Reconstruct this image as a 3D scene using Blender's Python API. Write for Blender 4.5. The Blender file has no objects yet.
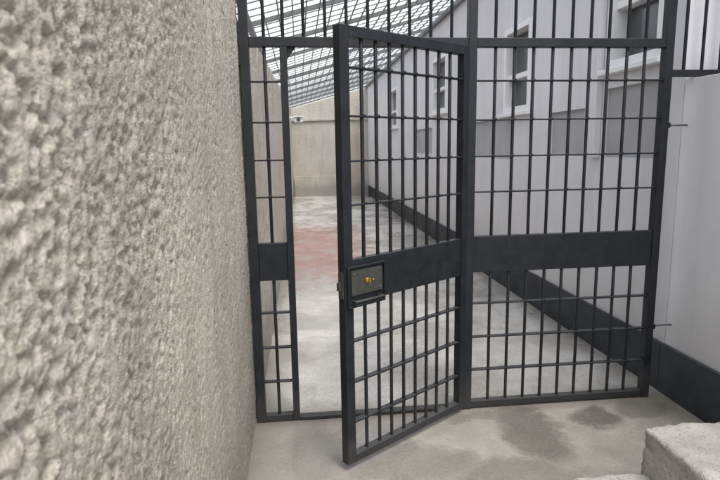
import bpy, bmesh, math, random
import numpy as np
from mathutils import Vector, Matrix, noise
random.seed(4)
sc=bpy.context.scene
# ------------------------------------------------------------------ materials
def newmat(name):
    m=bpy.data.materials.new(name); m.use_nodes=True
    nt=m.node_tree; b=nt.nodes['Principled BSDF']
    return m,nt,b
def N(nt,t,**k):
    n=nt.nodes.new(t)
    for a,v in k.items():
        if a in n.inputs: n.inputs[a].default_value=v
        else: setattr(n,a,v)
    return n
def coords(nt):
    g=N(nt,'ShaderNodeNewGeometry'); return g.outputs['Position']
def noi(nt,vec,scale,detail=4,rough=.55,dist=0.):
    n=N(nt,'ShaderNodeTexNoise'); n.inputs['Scale'].default_value=scale; n.inputs['Detail'].default_value=detail
    n.inputs['Roughness'].default_value=rough; n.inputs['Distortion'].default_value=dist
    nt.links.new(vec,n.inputs['Vector']); return n.outputs['Fac']
def ramp(nt,fac,stops):
    r=N(nt,'ShaderNodeValToRGB'); e=r.color_ramp.elements
    while len(e)<len(stops): e.new(.5)
    for i,(p,c) in enumerate(stops):
        e[i].position=p; e[i].color=(c,c,c,1) if not hasattr(c,'__len__') else (*c,1)
    nt.links.new(fac,r.inputs['Fac']); return r.outputs['Color']
def mixc(nt,fac,a,b,mode='MIX'):
    m=N(nt,'ShaderNodeMix',data_type='RGBA',blend_type=mode)
    for s,v in ((0,fac),(6,a),(7,b)):
        if isinstance(v,(int,float)): m.inputs[s].default_value=v
        elif isinstance(v,tuple): m.inputs[s].default_value=(*v,1)
        else: nt.links.new(v,m.inputs[s])
    return m.outputs[2]
def mth(nt,op,a,b=0.,c=0.,clamp=False):
    m=N(nt,'ShaderNodeMath',operation=op); m.use_clamp=clamp
    for i,v in enumerate((a,b,c)):
        if isinstance(v,(int,float)): m.inputs[i].default_value=v
        else: nt.links.new(v,m.inputs[i])
    return m.outputs[0]
def bump(nt,b,h,strength,dist):
    n=N(nt,'ShaderNodeBump'); n.inputs['Strength'].default_value=strength; n.inputs['Distance'].default_value=dist
    nt.links.new(h,n.inputs['Height']); nt.links.new(n.outputs[0],b.inputs['Normal'])
def scalev(nt,vec,s):
    m=N(nt,'ShaderNodeMapping'); m.inputs['Scale'].default_value=s; nt.links.new(vec,m.inputs['Vector']); return m.outputs[0]

def stucco(name,base,dark,rb=1.0,far=False):
    m,nt,b=newmat(name); p=coords(nt)
    n1=noi(nt,p,2.2,4,.6); n3=noi(nt,p,190,2,.6)
    c=mixc(nt,ramp(nt,n1,[(.3,0.),(.7,1.)]),dark,base)
    sx=N(nt,'ShaderNodeSeparateXYZ'); nt.links.new(p,sx.inputs[0])
    if not far:
        at=N(nt,'ShaderNodeAttribute'); at.attribute_name='relief'   # darker tone in the hollows of the real relief
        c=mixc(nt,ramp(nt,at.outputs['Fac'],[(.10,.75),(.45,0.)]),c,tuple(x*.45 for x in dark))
        sp=noi(nt,p,26,2,.5); c=mixc(nt,ramp(nt,sp,[(.735,0.),(.755,.75)]),c,(.09,.08,.07))
        # broad weathering, rising damp up to about knee height
        wth=noi(nt,scalev(nt,p,(1,1.6,.8)),1.1,4,.65)
        c=mixc(nt,ramp(nt,wth,[(.45,0.),(.7,.5)]),c,tuple(x*.6 for x in dark))
        dm=mth(nt,'ADD',sx.outputs['Z'],mth(nt,'MULTIPLY',wth,-1.1))
        c=mixc(nt,ramp(nt,dm,[(0.,.4),(.5,0.)]),c,tuple(x*.5 for x in dark))
    else:
        n2=noi(nt,p,30,4,.65); c=mixc(nt,ramp(nt,n2,[(.3,.6),(.46,0.)]),c,tuple(x*.6 for x in dark))
    c=mixc(nt,ramp(nt,n3,[(.35,.35),(.55,0.)]),c,tuple(x*.5 for x in dark))
    low=mth(nt,'ADD',sx.outputs['Z'],mth(nt,'MULTIPLY',n1,-.5))
    c=mixc(nt,ramp(nt,low,[(0.,.55),(.22,0.)]),c,tuple(x*.45 for x in dark))
    st=noi(nt,scalev(nt,p,(5,5,.6)),1.6,3,.6)
    c=mixc(nt,ramp(nt,st,[(.5,0.),(.72,.4)]),c,tuple(x*.55 for x in dark))
    nt.links.new(c,b.inputs['Base Color']); b.inputs['Roughness'].default_value=.93
    b.inputs['Specular IOR Level'].default_value=.2
    if far:
        v=noi(nt,p,22,5,.7); h=mth(nt,'ADD',v,mth(nt,'MULTIPLY',n3,.35)); bump(nt,b,h,1.,.03*rb)
    else:
        g=noi(nt,p,420,2,.7); h=mth(nt,'ADD',n3,mth(nt,'MULTIPLY',g,.5)); bump(nt,b,h,1.,.006*rb)
    return m
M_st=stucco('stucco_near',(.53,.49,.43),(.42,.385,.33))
M_stf=stucco('stucco_far',(.57,.54,.485),(.48,.445,.39),.8,True)
def plaster():
    m,nt,b=newmat('pale_render'); p=coords(nt)
    n=noi(nt,p,1.4,5,.6); s=noi(nt,scalev(nt,p,(4,4,.35)),1.7,4,.6); f=noi(nt,p,160,2,.6)
    c=mixc(nt,ramp(nt,n,[(.3,0.),(.7,1.)]),(.66,.65,.675),(.74,.735,.755))
    c=mixc(nt,ramp(nt,s,[(.5,0.),(.8,.35)]),c,(.50,.49,.49))
    sx=N(nt,'ShaderNodeSeparateXYZ'); nt.links.new(p,sx.inputs[0])
    lo=mth(nt,'ADD',sx.outputs['Z'],mth(nt,'MULTIPLY',n,-.35))
    c=mixc(nt,ramp(nt,lo,[(.08,.5),(.5,0.)]),c,(.43,.42,.41))
    nt.links.new(c,b.inputs['Base Color']); b.inputs['Roughness'].default_value=.85
    bump(nt,b,mth(nt,'ADD',f,mth(nt,'MULTIPLY',n,1.5)),.35,.004); return m
M_pl=plaster()
def simple(name,col,rough=.5,metal=0.,var=.25,sc_=9.,bmp=.0,spec=.5):
    m,nt,b=newmat(name); p=coords(nt); n=noi(nt,p,sc_,4,.6)
    c=mixc(nt,ramp(nt,n,[(.3,0.),(.7,1.)]),tuple(x*(1-var) for x in col),tuple(min(1,x*(1+var)) for x in col))
    nt.links.new(c,b.inputs['Base Color']); b.inputs['Metallic'].default_value=metal; b.inputs['Specular IOR Level'].default_value=spec
    r=mth(nt,'ADD',mth(nt,'MULTIPLY',noi(nt,p,sc_*3,2),.25),rough-.12); nt.links.new(r,b.inputs['Roughness'])
    if bmp: bump(nt,b,noi(nt,p,sc_*12,2),.5,bmp)
    return m
def paint():
    m,nt,b=newmat('dark_steel_paint'); p=coords(nt); n=noi(nt,p,14,4,.6); d=noi(nt,p,75,3,.7)
    c=mixc(nt,ramp(nt,n,[(.3,0.),(.7,1.)]),(.008,.0095,.012),(.014,.017,.021))
    c=mixc(nt,ramp(nt,d,[(.6,0.),(.7,.5)]),c,(.045,.042,.038))
    g=N(nt,'ShaderNodeNewGeometry'); sx=N(nt,'ShaderNodeSeparateXYZ'); nt.links.new(g.outputs['Normal'],sx.inputs[0])
    up=mth(nt,'MULTIPLY',ramp(nt,sx.outputs['Z'],[(.6,0.),(.95,1.)]),mth(nt,'MULTIPLY',n,.3))
    c=mixc(nt,up,c,(.12,.12,.115))
    g2=N(nt,'ShaderNodeSeparateXYZ'); nt.links.new(p,g2.inputs[0])
    lo=ramp(nt,mth(nt,'ADD',g2.outputs['Z'],mth(nt,'MULTIPLY',n,-.25)),[(0.,.22),(.1,0.)])
    c=mixc(nt,lo,c,(.09,.083,.075))
    nt.links.new(c,b.inputs['Base Color']); nt.links.new(mth(nt,'ADD',mth(nt,'MULTIPLY',n,.3),.33),b.inputs['Roughness'])
    b.inputs['Specular IOR Level'].default_value=.32
    bump(nt,b,noi(nt,p,120,2),.25,.001); return m
M_pt=paint()
M_sk=simple('skirting_paint',(.040,.045,.053),.6,0,.35,4,.003,.3)
M_gp=simple('grey_panel',(.40,.40,.415),.7,0,.1,3,.002)
M_wf=simple('white_pvc',(.8,.8,.8),.35,0,.04,4)
M_gl=simple('dark_glass',(.035,.04,.045),.14,0,.2,2,0,.8)
M_rf=simple('roof_steel',(.11,.115,.125),.5,0,.2,3)
M_br=simple('brass',(.50,.37,.07),.4,.7,.15,60)
M_lk=simple('lock_plate',(.055,.058,.052),.5,.3,.25,40,.001,.4)
M_zn=simple('zinc',(.13,.135,.14),.45,.6,.2,50)
def floor_mat():
    m,nt,b=newmat('concrete_floor'); p=coords(nt)
    sx=N(nt,'ShaderNodeSeparateXYZ'); nt.links.new(p,sx.inputs[0]); X,Y=sx.outputs['X'],sx.outputs['Y']
    n1=noi(nt,p,.9,5,.62,.3); n2=noi(nt,p,5,6,.65,.4); n3=noi(nt,p,60,3,.7); n4=noi(nt,p,250,2); n5=noi(nt,p,2.2,5,.6)
    inside=mixc(nt,ramp(nt,n2,[(.32,0.),(.68,1.)]),(.45,.435,.405),(.60,.59,.565))
    outside=mixc(nt,ramp(nt,n2,[(.32,0.),(.68,1.)]),(.235,.215,.185),(.38,.355,.315))
    yy=mth(nt,'ADD',Y,mth(nt,'MULTIPLY',n2,.3))
    zone=ramp(nt,mth(nt,'MULTIPLY',yy,.1),[(.300,0.),(.325,1.)])
    c=mixc(nt,zone,outside,inside)
    damp=ramp(nt,n1,[(.44,1.),(.56,0.)])
    c=mixc(nt,mth(nt,'MULTIPLY',damp,.62),c,(.27,.258,.235))
    c=mixc(nt,ramp(nt,n5,[(.36,.5),(.52,0.)]),c,(.23,.215,.19))
    c=mixc(nt,ramp(nt,n3,[(.3,.45),(.6,0.)]),c,(.16,.15,.135))
    def box(v,lo,hi,e):
        a=mth(nt,'MULTIPLY',mth(nt,'SUBTRACT',v,lo),1/e,clamp=True); d=mth(nt,'MULTIPLY',mth(nt,'SUBTRACT',hi,v),1/e,clamp=True)
        return mth(nt,'MULTIPLY',a,d)
    w=mth(nt,'MULTIPLY',mth(nt,'SUBTRACT',n2,.5),2.2)
    xr=mth(nt,'ADD',X,w); yr=mth(nt,'ADD',Y,mth(nt,'MULTIPLY',w,2.4))
    red=mth(nt,'MULTIPLY',box(xr,-.7,1.2,.4),box(yr,5.7,10.9,.9))
    red=mth(nt,'MULTIPLY',red,ramp(nt,n5,[(.34,.4),(.52,1.)]))
    br=N(nt,'ShaderNodeTexBrick'); nt.links.new(p,br.inputs['Vector']); br.inputs['Scale'].default_value=3.6
    br.inputs['Color1'].default_value=(.30,.15,.125,1); br.inputs['Color2'].default_value=(.25,.125,.105,1); br.inputs['Mortar'].default_value=(.33,.205,.18,1); br.inputs['Mortar Size'].default_value=.03
    rc=mixc(nt,ramp(nt,n2,[(.35,.6),(.6,0.)]),br.outputs['Color'],(.20,.105,.088))
    c=mixc(nt,mth(nt,'MULTIPLY',red,.85),c,rc)
    wet=None
    for (cx,cy,rx,ry,a) in [(1.17,2.6,.2,.36,1.),(1.58,2.69,.17,.12,1.),(.5,2.4,.36,.2,.55),(.95,2.2,.34,.2,.6),(.05,2.5,.2,.4,.5),(1.9,2.75,.2,.12,.7),(1.0,2.78,.3,.07,.6),(.7,2.0,.45,.14,.6)]:
        dx=mth(nt,'MULTIPLY',mth(nt,'SUBTRACT',mth(nt,'ADD',X,mth(nt,'MULTIPLY',mth(nt,'SUBTRACT',n2,.5),.3)),cx),1/rx)
        dy=mth(nt,'MULTIPLY',mth(nt,'SUBTRACT',mth(nt,'ADD',Y,mth(nt,'MULTIPLY',mth(nt,'SUBTRACT',n2,.5),.3)),cy),1/ry)
        r=mth(nt,'ADD',mth(nt,'MULTIPLY',dx,dx),mth(nt,'MULTIPLY',dy,dy))
        k=mth(nt,'MULTIPLY',mth(nt,'MULTIPLY',mth(nt,'SUBTRACT',1.,r,clamp=True),1.7,clamp=True),a)
        wet=k if wet is None else mth(nt,'MAXIMUM',wet,k)
    wetc=mth(nt,'MULTIPLY',wet,ramp(nt,n3,[(.25,1.),(.75,.65)]))
    c=mixc(nt,mth(nt,'MULTIPLY',wetc,.85),c,(.082,.073,.061))
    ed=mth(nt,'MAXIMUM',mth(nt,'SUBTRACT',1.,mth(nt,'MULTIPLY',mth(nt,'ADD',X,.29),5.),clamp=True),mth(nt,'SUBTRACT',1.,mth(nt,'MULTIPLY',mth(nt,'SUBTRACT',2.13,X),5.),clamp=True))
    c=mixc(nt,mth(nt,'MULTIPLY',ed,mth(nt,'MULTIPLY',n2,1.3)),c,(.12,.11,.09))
    # dirt washed up against the gate line
    gl=mth(nt,'SUBTRACT',1.,mth(nt,'MULTIPLY',mth(nt,'ABSOLUTE',mth(nt,'SUBTRACT',Y,2.9)),9.),clamp=True)
    c=mixc(nt,mth(nt,'MULTIPLY',gl,mth(nt,'MULTIPLY',n2,1.2)),c,(.12,.11,.09))
    vo=N(nt,'ShaderNodeTexVoronoi',feature='DISTANCE_TO_EDGE'); vo.inputs['Scale'].default_value=.4
    mp=N(nt,'ShaderNodeVectorMath',operation='ADD'); nn=N(nt,'ShaderNodeTexNoise'); nn.inputs['Scale'].default_value=3; nn.inputs['Detail'].default_value=5
    nt.links.new(p,nn.inputs['Vector']); sv=N(nt,'ShaderNodeVectorMath',operation='SCALE'); sv.inputs['Scale'].default_value=.35
    nt.links.new(nn.outputs['Color'],sv.inputs[0]); nt.links.new(p,mp.inputs[0]); nt.links.new(sv.outputs[0],mp.inputs[1]); nt.links.new(mp.outputs[0],vo.inputs['Vector'])
    cr=ramp(nt,vo.outputs['Distance'],[(0.,.45),(.003,0.)])
    c=mixc(nt,cr,c,(.12,.11,.10))
    nt.links.new(c,b.inputs['Base Color'])
    ro=mixc(nt,damp,(.62,.62,.62),(.22,.22,.22)); ro=mixc(nt,mth(nt,'MULTIPLY',wet,.7),ro,(.22,.22,.22))
    nt.links.new(ro,b.inputs['Roughness'])
    bump(nt,b,mth(nt,'ADD',n3,mth(nt,'MULTIPLY',n4,.4)),.4,.003)
    return m
M_fl=floor_mat()
def conc():
    m,nt,b=newmat('step_concrete'); p=coords(nt); n=noi(nt,p,6,5,.65); f=noi(nt,p,70,3,.7); g=noi(nt,p,260,2)
    c=mixc(nt,ramp(nt,n,[(.3,0.),(.7,1.)]),(.28,.265,.24),(.45,.435,.40))
    c=mixc(nt,ramp(nt,f,[(.32,.7),(.46,0.)]),c,(.15,.14,.125))
    nt.links.new(c,b.inputs['Base Color']); b.inputs['Roughness'].default_value=.9
    bump(nt,b,mth(nt,'ADD',f,mth(nt,'MULTIPLY',g,.5)),.9,.007); return m
M_cs=conc()
# ------------------------------------------------------------------ mesh helpers
class B:
    def __init__(s,mats): s.bm=bmesh.new(); s.mats=mats
    def box(s,x0,x1,y0,y1,z0,z1,mi=0,M=None):
        vs=[s.bm.verts.new((x,y,z)) for x in(x0,x1) for y in(y0,y1) for z in(z0,z1)]
        if M is not None:
            for v in vs: v.co=M@v.co
        for q in((0,1,3,2),(4,6,7,5),(0,4,5,1),(2,3,7,6),(0,2,6,4),(1,5,7,3)):
            f=s.bm.faces.new([vs[i] for i in q]); f.material_index=mi
        return vs
    def cyl(s,a,b,r,mi=0,n=12,M=None,r2=None):
        a=Vector(a);b=Vector(b)
        if M is not None: a=M@a;b=M@b
        d=(b-a); q=d.to_track_quat('Z','Y').to_matrix(); R=[]
        for c,rr in((a,r),(b,r if r2 is None else r2)):
            R.append([s.bm.verts.new(c+q@Vector((rr*math.cos(t*2*math.pi/n),rr*math.sin(t*2*math.pi/n),0))) for t in range(n)])
        for i in range(n):
            f=s.bm.faces.new((R[0][i],R[0][(i+1)%n],R[1][(i+1)%n],R[1][i])); f.material_index=mi; f.smooth=True
        for k in(0,1):
            f=s.bm.faces.new(R[k]); f.material_index=mi
    def blob(s,c,r,mi=0):
        q=bmesh.ops.create_icosphere(s.bm,subdivisions=1,radius=r,matrix=Matrix.Translation(c)@Matrix.Diagonal((1,.8,.7,1)))
        for v in q['verts']:
            for f in v.link_faces: f.smooth=True; f.material_index=mi
    def quad(s,pts,mi=0):
        f=s.bm.faces.new([s.bm.verts.new(p) for p in pts]); f.material_index=mi
    def obj(s,name,bevel=0.,parent=None,seg=2):
        bmesh.ops.recalc_face_normals(s.bm,faces=s.bm.faces)
        me=bpy.data.meshes.new(name); s.bm.to_mesh(me); s.bm.free()
        for m in s.mats: me.materials.append(m)
        o=bpy.data.objects.new(name,me); sc.collection.objects.link(o)
        if bevel:
            b=o.modifiers.new('b','BEVEL'); b.width=bevel; b.segments=seg; b.limit_method='ANGLE'; b.angle_limit=math.radians(50)
        if parent: o.parent=parent
        return o
D=2.90; XL=-.285; W=2.14
# ------------------------------------------------------------------ ground
g=B([M_fl]); g.quad([(-150,-150,0),(150,-150,0),(150,150,0),(-150,150,0)]); g.obj('ground')
# ------------------------------------------------------------------ near roughcast wall (real relief)
def relief(y,z):
    p=Vector((y,z,0.3))
    k=min(1,max(0,(1.5-y+.25*noise.noise(p*2.3))/.95))     # coarser splatter close by, flatter toward the gate
    w=noise.noise(p*14+Vector((7,3,1)))
    q=p+Vector((noise.noise(p*30),noise.noise(p*30+Vector((5,5,5))),0))*.012
    a=noise.fractal(q*52,.75,2.2,3)
    lump=a*1.4+.5*w
    lump=max(-.8,min(.25,lump))             # flattened crowns, hollows between
    f=noise.noise(p*130)*.5+noise.noise(p*75)*.5
    pit=noise.noise(p*58+Vector((1,9,4))); pit=max(0,pit-.25)*2.
    h=lump*(.0028+.0072*k)+f*(.0018+.0016*k)-pit*(.0052+.003*k)
    return h+noise.noise(p*1.7)*.006+noise.noise(p*7)*.0022, h/(.004+.008*k)
ys=list(np.arange(-.35,.35,.03))+list(np.arange(.35,1.5,.0038))+list(np.arange(1.5,2.935,.006)); ys[-1]=2.935
zs=list(np.arange(-.02,2.4,.0048))+list(np.arange(2.4,3.3,.03))
ny,nz=len(ys),len(zs)
V=[];R=[]
for y in ys:
    y=float(y)
    for z in zs:
        z=float(z); h,rr=relief(y,z); V.append((XL+h,y,z)); R.append(min(1,max(0,.62+.45*rr)))
F=[(i*nz+j,i*nz+j+1,(i+1)*nz+j+1,(i+1)*nz+j) for i in range(ny-1) for j in range(nz-1)]
b0=len(V); y0,y1,z0,z1=float(ys[0]),float(ys[-1]),float(zs[0]),float(zs[-1])
V+=[(XL-.3,y0,z0),(XL-.3,y0,z1),(XL-.3,y1,z0),(XL-.3,y1,z1)]; R+=[.6]*4
F+=[(b0,b0+2,b0+3,b0+1)]
F+=[tuple([b0,b0+1]+[nz-1-j for j in range(nz)])]
e=(ny-1)*nz
F+=[tuple([b0+3,b0+2]+[e+j for j in range(nz)])]
F+=[tuple([b0+1,b0+3]+[(ny-1-i)*nz+nz-1 for i in range(ny)])]
me=bpy.data.meshes.new('roughcast_wall'); me.from_pydata(V,[],F); me.materials.append(M_st)
me.polygons.foreach_set('use_smooth',[True]*((ny-1)*(nz-1))+[False]*4)
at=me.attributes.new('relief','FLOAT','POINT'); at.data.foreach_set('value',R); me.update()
o=bpy.data.objects.new('roughcast_wall',me); sc.collection.objects.link(o)
def corridor_wall():
    bm=bmesh.new(); ny_,nz_=330,64; G=[]
    ya,yb=2.945,17.3
    for i in range(ny_+1):
        t=(i/ny_)**1.6; y=ya+(yb-ya)*t; top=2.12+.56*min(1,((y-2.9)/14.)**.8 if y>2.9 else 0); row=[]
        for j in range(nz_+1):
            z=top*j/nz_-.01
            x=XL+.012+.07*(y-ya)/14.3+noise.fractal(Vector((y*14,z*14,5)),1,2,3)*.009+noise.noise(Vector((y*1.3,z*1.3,2)))*.012
            row.append(bm.verts.new((x,y,z)))
        row.append(bm.verts.new((XL-.35,y,top))); row.append(bm.verts.new((XL-.35,y,-.01))); G.append(row)
    for i in range(ny_):
        for j in range(nz_+2):
            f=bm.faces.new((G[i][j],G[i][j+1],G[i+1][j+1],G[i+1][j])); f.smooth=j<nz_-1
    bm.faces.new(G[0]); bm.faces.new(G[-1])
    bmesh.ops.recalc_face_normals(bm,faces=bm.faces)
    me=bpy.data.meshes.new('passage_wall'); bm.to_mesh(me); bm.free(); me.materials.append(M_stf)
    o=bpy.data.objects.new('passage_wall',me); sc.collection.objects.link(o)
corridor_wall()
b=B([M_stf])
def prism(b,x0,x1,y0,y1,zb0,zb1,zt0,zt1,mi=0):
    vs=[b.bm.verts.new(c) for c in [(x0,y0,zb0),(x1,y0,zb1),(x1,y0,zt1),(x0,y0,zt0),(x0,y1,zb0),(x1,y1,zb1),(x1,y1,zt1),(x0,y1,zt0)]]
    for q in((0,1,2,3),(4,7,6,5),(0,4,5,1),(1,5,6,2),(2,6,7,3),(3,7,4,0)):
        f=b.bm.faces.new([vs[i] for i in q]); f.material_index=mi
prism(b,-.9,2.6,17.3,17.6,0,0,2.48,3.42)
prism(b,-.9,2.5,17.24,17.297,2.28,2.32,2.36,2.40)
prism(b,-.18,2.2,17.22,17.297,0,0,.62,.62)
b.obj('end_wall',.01)
# ------------------------------------------------------------------ right-hand building wall
emp=bpy.data.objects.new('building_wall',None); sc.collection.objects.link(emp)
def facade(X,yr,zr,open_,mats,name,thick=.3):
    b=B(mats); Ys=sorted(set([yr[0],yr[1]]+[v for o in open_ for v in o[:2]])); Zs=sorted(set([zr[0],zr[1]]+[v for o in open_ for v in o[2:4]]))
    for i in range(len(Ys)-1):
        for j in range(len(Zs)-1):
            yc=(Ys[i]+Ys[i+1])/2; zc=(Zs[j]+Zs[j+1])/2
            if any(o[0]<yc<o[1] and o[2]<zc<o[3] for o in open_): continue
            b.quad([(X,Ys[i],Zs[j]),(X,Ys[i+1],Zs[j]),(X,Ys[i+1],Zs[j+1]),(X,Ys[i],Zs[j+1])])
    for a,c,d,e,dep,mi in open_:
        b.quad([(X,a,d),(X+dep,a,d),(X+dep,a,e),(X,a,e)]); b.quad([(X,c,d),(X+dep,c,d),(X+dep,c,e),(X,c,e)])
        b.quad([(X,a,d),(X+dep,a,d),(X+dep,c,d),(X,c,d)]); b.quad([(X,a,e),(X+dep,a,e),(X+dep,c,e),(X,c,e)])
        b.quad([(X+dep,a,d),(X+dep,c,d),(X+dep,c,e),(X+dep,a,e)],mi)
    T=thick
    b.quad([(X,yr[0],zr[1]),(X+T,yr[0],zr[1]),(X+T,yr[1],zr[1]),(X,yr[1],zr[1])])
    b.quad([(X,yr[0],zr[0]),(X+T,yr[0],zr[0]),(X+T,yr[0],zr[1]),(X,yr[0],zr[1])])
    b.quad([(X,yr[1],zr[0]),(X+T,yr[1],zr[0]),(X+T,yr[1],zr[1]),(X,yr[1],zr[1])])
    b.quad([(X+T,yr[0],zr[0]),(X+T,yr[1],zr[0]),(X+T,yr[1],zr[1]),(X+T,yr[0],zr[1])])
    return b.obj(name,0,emp)
wins=[(3.14,3.74,1.98,2.95),(5.02,5.68,1.80,2.62),(7.95,8.8,1.98,2.80),(12.0,13.1,1.9,2.75)]
pans=[(3.10,3.78,1.39,1.86),(4.04,4.64,1.39,1.75),(5.5,6.72,1.34,1.765),(8.9,10.2,1.36,1.78)]
ops=[(*w,.14,2) for w in wins]+[(*p,.035,1) for p in pans]
facade(W,(2.96,17.3),(0,3.32),ops,[M_pl,M_gp,M_gl],'passage_facade')
for w in wins:
    a,c,d,e=w; b=B([M_wf,M_gl]); x=W+.05; t=.055
    b.box(W-.03,x+.05,a+.002,a+t,d+.002,e-.002); b.box(W-.03,x+.05,c-t,c-.002,d+.002,e-.002)
    b.box(W-.03,x+.05,a+t+.001,c-t-.001,d+.002,d+t); b.box(W-.03,x+.05,a+t+.001,c-t-.001,e-t,e-.002)
    mz=d+(e-d)*.42
    b.box(W+.0,x+.045,a+t+.001,c-t-.001,mz-.025,mz+.025)
    b.box(x+.03,x+.042,a+t+.001,c-t-.001,d+t+.001,mz-.026,1); b.box(x+.03,x+.042,a+t+.001,c-t-.001,mz+.026,e-t-.001,1)
    b.box(W-.07,W-.002,a-.03,c+.03,d-.035,d-.001)
    b.obj('window',.004,emp)
b=B([M_pl]); b.box(W-.05,W-.002,3.80,3.90,1.39,3.3)
b.obj('pilaster',.004,emp)
b=B([M_pl]); b.box(W,W+.5,-3,2.955,0,1.83); b.box(W+.36,W+.7,-3,2.955,1.832,3.4); b.obj('ledge_wall',.003,emp,2)
b=B([M_sk]); b.box(W-.022,W-.001,2.96,17.2,0,.30); b.box(W-.025,W-.001,-3,2.955,0,.302); b.obj('skirting',.004,emp)
# ------------------------------------------------------------------ bar fence (fixed grille)
RL=[1.82,1.62,1.43,1.24]; RB=[.62,.425,.23]
b=B([M_pt,M_zn]); H=3.05
def post(b,x,w=.05,d=.05,z0=0.004,z1=H): b.box(x-w/2,x+w/2,D-d/2,D+d/2,z0,z1)
post(b,-.252,.045); post(b,-.062,.036,.045,.004,1.985); post(b,.905,.045); post(b,1.985,.045)
def hrail(b,x0,x1,z,h,d): b.box(x0,x1,D-d/2,D+d/2,z-h/2,z+h/2)
for x0,x1 in((-.229,.882),(.928,1.962)): hrail(b,x0,x1,2.01,.045,.045)
hrail(b,-.229,-.081,.022,.036,.044); hrail(b,.928,1.962,.028,.036,.044)
hrail(b,-.043,.882,.012,.018,.05)
xs=[.928+(1.034/10)*(i+1) for i in range(9)]
for x0,x1 in((-.229,-.081),(.928,1.962)):
    b.box(x0,x1,D-.018,D+.018,.80,1.0)
    for z in RL+RB:
        b.box(x0,x1,D-.016,D+.016,z-.004,z+.004)
        for x in ([-.157] if x0<0 else xs): b.blob((x+random.uniform(-.004,.004),D-.012,z+.004),.0085+random.uniform(0,.003))
def bars(b,xs,zr):
    for x in xs:
        for z0,z1 in zr: b.cyl((x+random.uniform(-.0015,.0015),D,z0),(x+random.uniform(-.0015,.0015),D,z1),.0085)
bars(b,[-.157],[(.03,.802),(.998,2.0)])
bars(b,xs,[(.03,.802),(.998,2.0)])
xs2=[-.157,-.062]+[.04+.108*i for i in range(8)]+xs
bars(b,xs2,[(2.03,H-.03)])
hrail(b,-.229,.882,H-.02,.04,.04); hrail(b,.928,1.962,H-.02,.04,.04)
hrail(b,2.008,2.49,1.855,.035,.04)
for i in range(4): b.cyl((2.085+.105*i,D,1.87),(2.085+.105*i,D,H),.0085)
vs=[(-.044,2.0),(.0,2.0-.012),(-.044,1.93)]
A=[b.bm.verts.new((x,D-.006,z-.002)) for x,z in vs]; C=[b.bm.verts.new((x,D+.006,z-.002)) for x,z in vs]
b.bm.faces.new(A); b.bm.faces.new(C)
for i in range(3): b.bm.faces.new((A[i],A[(i+1)%3],C[(i+1)%3],C[i]))
for z in(.78,1.36,1.9):
    b.cyl((-.274,D-.005,z),(-.31,D-.005,z),.007,0)
for z in(.43,1.58):
    b.cyl((2.007,D+.01,z),(2.14,D+.01,z),.005,1); b.box(2.0085,2.028,D-.012,D+.014,z-.014,z+.014)
b.obj('bar_fence',.0022)
# ------------------------------------------------------------------ gate leaf, standing open
hp=Vector((.868,2.862,0)); fp=Vector((.165,2.362,0)); d=(fp-hp); L=.862; ang=math.atan2(d.y,d.x)
Mg=Matrix.Translation(hp)@Matrix.Rotation(ang,4,'Z')
gate=bpy.data.objects.new('bar_gate',None); gate.matrix_world=Mg; sc.collection.objects.link(gate)
side=1 if (Mg.inverted()@Vector((0,0,1.49))).y>0 else -1
s=side
b=B([M_pt]); t=.022; zb,zt=.035,1.985
b.box(.004,.048,-t,t,zb,zt); b.box(L-.05,L,-t,t,zb,zt)
b.box(.049,L-.051,-t,t,zt-.045,zt); b.box(.049,L-.051,-t,t,zb,zb+.036)
b.box(.049,L-.051,-.018,.018,.80,1.0)
gx=[.049+(L-.10)/9*(i+1) for i in range(8)]
for z in RL+RB:
    b.box(.049,L-.051,-.016,.016,z-.004,z+.004)
    for x in gx: b.blob((x+random.uniform(-.004,.004),.012*s,z+.004),.0085+random.uniform(0,.003))
for x in gx:
    for z0,z1 in((.06,.802),(.998,1.95)): b.cyl((x+random.uniform(-.0015,.0015),0,z0),(x,0,z1),.0085)
b.obj('frame',.0022,gate)
b=B([M_pt,M_lk,M_br,M_zn])
x0,x1=L-.235,L-.01; z0,z1=.785,.972
def sb(xa,xb,ya,yb,za,zb_,mi=0): b.box(xa,xb,min(ya*s,yb*s),max(ya*s,yb*s),za,zb_,mi)
sb(x0,x1,.0235,.027,z0,z1,0)
sb(x0,x1,.0272,.036,z1-.007,z1); sb(x0,x1,.0272,.036,z0,z0+.007); sb(x0,x0+.007,.0272,.036,z0+.0075,z1-.0075); sb(x1-.007,x1,.0272,.036,z0+.0075,z1-.0075)
sb(x0+.02,x1-.02,.0273,.034,z0+.055,z1-.02,1)
cx=(x0+x1)/2; cz=z0+.115
b.cyl((cx,.034*s,cz),(cx,.041*s,cz),.012,2,20); b.box(cx-.003,cx+.003,min(.041*s,.056*s),max(.041*s,.056*s),cz-.009,cz+.009,2)
b.cyl((cx-.035,.034*s,cz-.002),(cx-.035,.039*s,cz-.002),.005,2,12)
for px in(x0+.035,x1-.035):
    for pz in(z0+.07,z1-.034): b.cyl((px,.034*s,pz),(px,.038*s,pz),.0045,3,10)
hz=z0+.032
for px in(x0+.035,x1-.03): b.cyl((px,.028*s,hz),(px,.055*s,hz),.005,1,10)
b.cyl((x0+.028,.055*s,hz),(x1-.023,.055*s,hz),.0055,1,12)
sb(L+.0005,L+.006,-.016,.016,.83,.95,1); b.box(L+.006,L+.022,-.008,.008,.868,.905,1)
b.obj('lock',.0015,gate)
b=B([M_pt])
for z in(.25,1.03,1.78):
    b.cyl((-.004,-.012*s,z),(-.004,-.012*s,z+.055),.012); b.cyl((-.004,-.012*s,z+.058),(-.004,-.012*s,z+.115),.012)
b.obj('hinges',0,gate)
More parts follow.
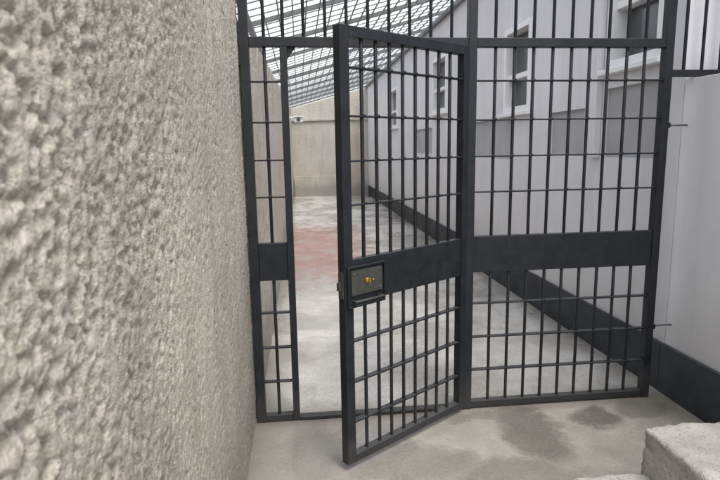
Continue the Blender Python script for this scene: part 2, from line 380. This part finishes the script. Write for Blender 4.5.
# ------------------------------------------------------------------ lattice canopy over the passage
b=B([M_rf]); xa,xb=-1.1,2.42
def rz(x): return 2.66+(x+.3)*.27
ya,yb=3.3,17.7
def slopebar(y,w,h,dz=0):
    prism(b,xa,xb,y-w/2,y+w/2,rz(xa)+dz,rz(xb)+dz,rz(xa)+dz+h,rz(xb)+dz+h)
y=ya
while y<yb: slopebar(y,.035,.045,.025); y+=1.2
y=ya+.13
while y<yb: slopebar(y,.010,.013,.085); y+=.24
n=26
for i in range(n+1):
    x=xa+(xb-xa)*i/n; b.box(x-.0065,x+.0065,ya,yb,rz(x)+.071,rz(x)+.084)
for x in(-.42,2.1): b.box(x-.025,x+.025,ya,yb,rz(x)-.032,rz(x)+.012)
b.obj('canopy_lattice')
# ------------------------------------------------------------------ security camera
b=B([M_wf,M_gl]); y=11.
b.box(-.262,-.225,y-.05,y+.05,2.0,2.12); b.cyl((-.225,y,2.07),(-.02,y,2.07),.018); b.cyl((-.02,y,2.07),(-.02,y,2.0),.02)
b.box(-.07,.09,y-.17,y+.1,1.98,2.07); b.box(-.08,.10,y-.21,y+.11,2.072,2.088); b.cyl((.01,y-.17,2.025),(.01,y-.19,2.025),.035,1,16)
b.obj('security_camera',.006)
# ------------------------------------------------------------------ concrete steps
def rough_block(x0,x1,y0,y1,z0,z1,seed):
    bm=bmesh.new(); bmesh.ops.create_cube(bm,size=1)
    for v in bm.verts: v.co=Vector(((x0+x1)/2+v.co.x*(x1-x0),(y0+y1)/2+v.co.y*(y1-y0),(z0+z1)/2+v.co.z*(z1-z0)))
    bmesh.ops.bevel(bm,geom=list(bm.edges),offset=.018,segments=3,affect='EDGES',profile=.6)
    bmesh.ops.subdivide_edges(bm,edges=[e for e in bm.edges if e.calc_length()>.05],cuts=60,use_grid_fill=True)
    for f in bm.faces: f.smooth=True
    bm.normal_update()
    for v in bm.verts:
        p=v.co+Vector((seed,0,0))
        v.co+=v.normal*(noise.fractal(p*9,1,2,4)*.009+noise.noise(p*45)*.003-max(0,noise.noise(p*20)-.25)*.018)
    me=bpy.data.meshes.new('step'); bm.to_mesh(me); bm.free(); me.materials.append(M_cs)
    o=bpy.data.objects.new('step',me); sc.collection.objects.link(o); return o
st=bpy.data.objects.new('concrete_steps',None); sc.collection.objects.link(st)
for i,a in enumerate([(1.04,2.1,.55,1.925,-.03,.174),(1.345,2.105,.5,1.945,.10,.357)]):
    o=rough_block(*a,i*3.7); o.name='step_%d'%(i+1); o.parent=st
# ------------------------------------------------------------------ light
w=bpy.data.worlds.new('World'); sc.world=w; w.use_nodes=True; nt=w.node_tree; bg=nt.nodes['Background']
sky=nt.nodes.new('ShaderNodeTexSky'); sky.sky_type='NISHITA'; sky.sun_disc=False
el,az=math.radians(60),math.radians(150)
sky.sun_elevation=el; sky.sun_rotation=az; sky.air_density=1.2; sky.dust_density=4.
hs=nt.nodes.new('ShaderNodeHueSaturation'); hs.inputs['Saturation'].default_value=.3; hs.inputs['Value'].default_value=2.7
nt.links.new(sky.outputs[0],hs.inputs['Color']); nt.links.new(hs.outputs[0],bg.inputs['Color']); bg.inputs['Strength'].default_value=.15
sl=bpy.data.lights.new('sun','SUN'); sl.energy=1.5; sl.angle=math.radians(20); sl.color=(1,.97,.93)
so=bpy.data.objects.new('sun',sl); sc.collection.objects.link(so)
dirv=Vector((math.sin(az)*math.cos(el),math.cos(az)*math.cos(el),math.sin(el)))
so.rotation_euler=dirv.to_track_quat('Z','Y').to_euler(); so.location=dirv*30
# ------------------------------------------------------------------ camera
yaw,pitch,roll,f,h=0.1057,0.1667,-0.0166,553.075,1.4901
fw=Vector((math.sin(yaw)*math.cos(pitch),math.cos(yaw)*math.cos(pitch),-math.sin(pitch)))
r=Vector((math.cos(yaw),-math.sin(yaw),0)); u=r.cross(fw)
r2=r*math.cos(roll)+u*math.sin(roll); u2=u*math.cos(roll)-r*math.sin(roll)
cd=bpy.data.cameras.new('camera'); cd.sensor_width=36; cd.lens=f/720*36; cd.clip_end=500; cd.clip_start=.02
cd.dof.use_dof=True; cd.dof.focus_distance=2.4; cd.dof.aperture_fstop=6.3
co=bpy.data.objects.new('camera',cd); sc.collection.objects.link(co)
m=Matrix((r2,u2,-fw)).transposed().to_4x4(); m.translation=(0,0,h); co.matrix_world=m
sc.camera=co
sc.view_settings.view_transform='Standard'; sc.view_settings.look='None'; sc.view_settings.exposure=0
